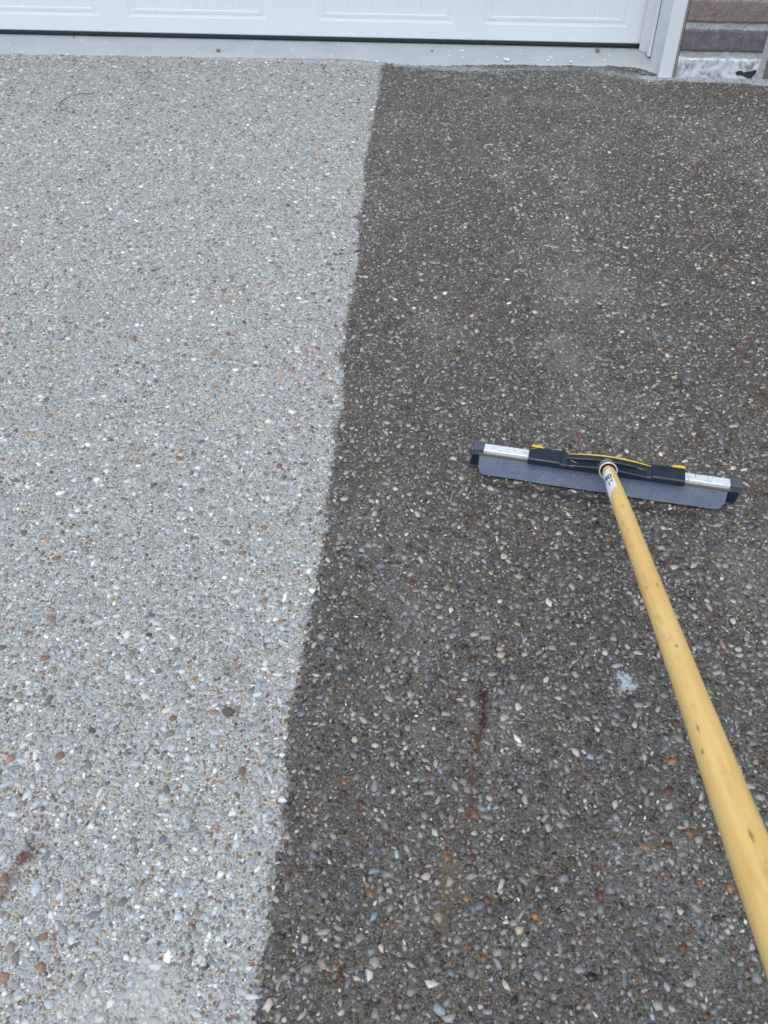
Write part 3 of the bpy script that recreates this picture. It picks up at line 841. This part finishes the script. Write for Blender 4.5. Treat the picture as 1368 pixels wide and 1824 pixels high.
# paper sticker wrapped round the handle
def cyl(t, phi, lift):
    # phi 0 faces the camera, positive to the picture's right
    d = hx * math.cos(phi) + hy * math.sin(phi) * PH
    return LA + hz * t + d * (hr(t) + lift)
right = to_local(Vector((OX + .1, OY, 0))) - to_local(Vector((OX, OY, 0)))
PH = 1 if hy.dot(right) > 0 else -1
s = NT('sticker_paper'); M_PAPER = s.fin(s.mix(s.noise(s.objc(), 200, 4), (.80, .78, .77), (.86, .85, .84)), .6)
s = NT('sticker_ink'); M_INK = s.fin((.02, .018, .025), .6)
V, F = [], []; na, nb = 14, 16
for i in range(na + 1):
    u = i / na; phi = R(-88 + 104 * u)
    t0 = .036 - .006 * u + .014 * (1 - u) ** 2; t1 = .200 - .050 * u - .020 * math.sin(math.pi * u * .8) + (.003 * mnoise.noise(Vector((u * 20, 0, 0))))
    for j in range(nb + 1): V.append(cyl(t0 + (t1 - t0) * j / nb, phi + R(6) * (j / nb), .00022))
for i in range(na):
    for j in range(nb): a = i * (nb + 1) + j; F.append((a, a + 1, a + nb + 2, a + nb + 1))
st = mesh_obj('sticker', V, F, M_PAPER, handle, smooth=True)
def wrap_text(txt, size, t_base, phi0, bold):
    cu = bpy.data.curves.new('t', 'FONT'); cu.body = txt; cu.size = size; cu.offset = bold; cu.resolution_u = 3
    to = bpy.data.objects.new('t', cu); COL.objects.link(to)
    me = bpy.data.meshes.new_from_object(to.evaluated_get(bpy.context.evaluated_depsgraph_get()))
    bpy.data.objects.remove(to)
    vs = [v.co.copy() for v in me.vertices]; fs = [tuple(p.vertices) for p in me.polygons]
    bpy.data.meshes.remove(me)
    return [cyl(t_base - v.y * 2.7 - v.x * .25, phi0 + v.x / .0118, .00042) for v in vs], fs
V, F = [], []
for args in (('498', .0125, .090, R(-80), .0005), ('1\"', .0110, .120, R(-38), .0003)):
    v, f = wrap_text(*args); b = len(V); V += v; F += [tuple(b + i for i in q) for q in f]
mesh_obj('sticker_print', V, F, M_INK, handle)

# ------------------------------------------------------------------ dry grass and straw
s = NT('dry_straw'); M_STRAW = s.fin(s.mix(s.noise(s.objc(), 60, 3), (.62, .52, .34), (.46, .36, .21)), .7)
s = NT('dark_fibre'); M_FIB = s.fin((.16, .14, .13), .8)
def world_from_head(x, y, z):
    return Vector((OX + x * sc_ - y * ss_, OY + x * ss_ + y * sc_, z))
GR = 'dry grass clippings stuck on the squeegee head'
clips = [(-.108,.016,.0657,.022,.5,'pale grass clipping lying on the left block of the squeegee head'),
         (-.073,.020,.0652,.017,.25,'short grass clipping on the black shoulder right of the left block'),
         (-.045,.004,.0585,.013,-.5,'small grass clipping in the left slot of the squeegee bracket'),
         (-.045,-.004,.0565,.010,.7,'tiny clipping on the front edge of the bracket, left of the socket'),
         (.117,.020,.0657,.014,-.7,'grass clipping beside the right yellow tab of the squeegee'),
         (.062,.010,.0575,.012,-.3,'small grass clipping in the right slot of the squeegee bracket'),
         (.020,.018,.0700,.009,.9,'tiny clipping on the arched rib just behind the handle socket')]
for (x, y, z, L, a, lab) in clips:
    pts = []
    for i in range(6):
        t = i / 5 - .5; pts.append(world_from_head(x + t * L * math.cos(a) , y + t * L * math.sin(a) + .0022 * (t * t - .25), z + .0007 + .0006 * math.cos(t * 4)))
    o = tube('grass_clipping', [p - pts[2] for p in pts], [.0002, .00034, .0004, .00038, .0003, .00015], M_STRAW, sides=5); o.location = pts[2]
    tag(o, lab, 'grass clipping', GR)
def strand(name, pts, r, mat, lab, cat, group=None):
    pts = [Vector(p) for p in pts]; c = pts[len(pts)//2]
    fine = []
    for i in range(len(pts) - 1):
        for k in range(3): fine.append(pts[i].lerp(pts[i+1], k / 3))
    fine.append(pts[-1])
    o = tube(name, [p - c for p in fine], r, mat, sides=6); o.location = c; tag(o, lab, cat, group); return o
strand('straw_stem', [(-.366,.478,.0012),(-.360,.487,.0025),(-.352,.503,.0035),(-.3445,.521,.0035),(-.340,.5325,.0045),(-.333,.532,.004),(-.327,.529,.0025),(-.3245,.5255,.0014)], .0008, M_STRAW,
       'thin pale straw stem with a bent tip on the light dry concrete', 'straw')
strand('plant_fibre', [(-.895,2.842,.002),(-.93,2.842,.003),(-.958,2.825,.003),(-.975,2.79,.0025),(-.978,2.75,.003),(-.965,2.715,.003),(-.935,2.700,.002)], .0012, M_FIB,
       'dark curved plant fibre on the dry concrete near the garage door', 'fibre')
strand('straw_stem', [(.115,1.07,.002),(.112,1.055,.002),(.109,1.04,.0015)], .0005, M_STRAW, 'short straw piece on the wet concrete left of the squeegee', 'straw')
strand('straw_stem', [(-.142,.853,.0015),(-.131,.842,.003),(-.120,.834,.0015)], .0004, M_STRAW, 'fine straw thread on the dry side, right by the wet edge', 'straw')

# ------------------------------------------------------------------ loose bits
def lump(name, loc, r, mat, lab, cat, group=None, seed=0, flat=.5):
    bm = bmesh.new(); bmesh.ops.create_icosphere(bm, subdivisions=2, radius=1)
    for v in bm.verts:
        d = 1 + .45 * mnoise.noise(v.co * 1.7 + Vector((seed * 7.1, 0, 0))) + .2 * mnoise.noise(v.co * 4 + Vector((0, seed * 3.3, 0)))
        v.co = v.co * d * r; v.co.z *= flat
    zmin = min(v.co.z for v in bm.verts)
    for v in bm.verts: v.co.z -= zmin
    o = bm_obj(name, bm, mat); o.location = loc; tag(o, lab, cat, group); return o
s = NT('loose_brown_stone'); M_LS = s.fin(s.mix(s.noise(s.objc(), 300, 3), (.16, .11, .08), (.30, .24, .20)), .8)
s = NT('white_crumb'); M_WC = s.fin(s.mix(s.noise(s.objc(), 300, 3), (.70, .72, .70), (.86, .87, .84)), .8, 0, s.bump(s.noise(s.objc(), 500, 3), .001))
s = NT('dead_leaf'); M_LEAF = s.fin(s.mix(s.noise(s.objc(), 300, 4), (.05, .04, .035), (.16, .13, .11)), .8, 0, s.bump(s.noise(s.objc(), 500, 3), .001))
def aloc(bx, by): return house_world(bx, by, .0062)
lump('loose_stone', aloc(-.145, -.040), .0065, M_LS, 'brown loose stone at the foot of the door, near its right end', 'stone', seed=1, flat=.9)
lump('loose_stone', aloc(-1.42, -.115), .008, M_LS, 'flat loose stone alone on the pale apron, left of the wet edge', 'stone', seed=2)
lump('loose_stone', aloc(-.70, -.070), .0045, M_LS, 'small loose stone on the apron above the rough crumbled edge', 'stone', seed=3)
lump('loose_stone', aloc(-1.95, -.012), .0045, M_LS, 'tiny stone touching the rubber seal at the left end of the door', 'stone', seed=4)
CG = 'white mortar crumbs on the concrete apron'
cr = [(-.452,-.142,.011),(-.315,-.138,.006),(-.305,-.100,.006),(-.40,-.085,.0045),(-.24,-.142,.006),(-.60,-.060,.007),(-.375,-.120,.004),(-.20,-.105,.0045)]
labs = ['largest white crumb at the front edge of the apron', 'white crumb at the apron edge, right of the largest one', 'white crumb in the middle of the apron under the right door panel',
        'tiny white crumb close to the rubber door seal', 'white crumb at the apron edge nearest the white casing', 'long white crumb on the apron below the middle door panel',
        'tiny white crumb just behind the largest one', 'small white crumb on the apron left of the brown loose stone']
for i, (bx, by, r) in enumerate(cr):
    lump('mortar_crumb', aloc(bx, by), r, M_WC, labs[i], 'crumb', CG, seed=10 + i, flat=.35)
lump('leaf_scrap', Vector((-.206, .643, .0008)), .0075, M_LEAF, 'dark shrivelled leaf scrap on the dry concrete beside the wet edge', 'leaf scrap', seed=31, flat=.3)
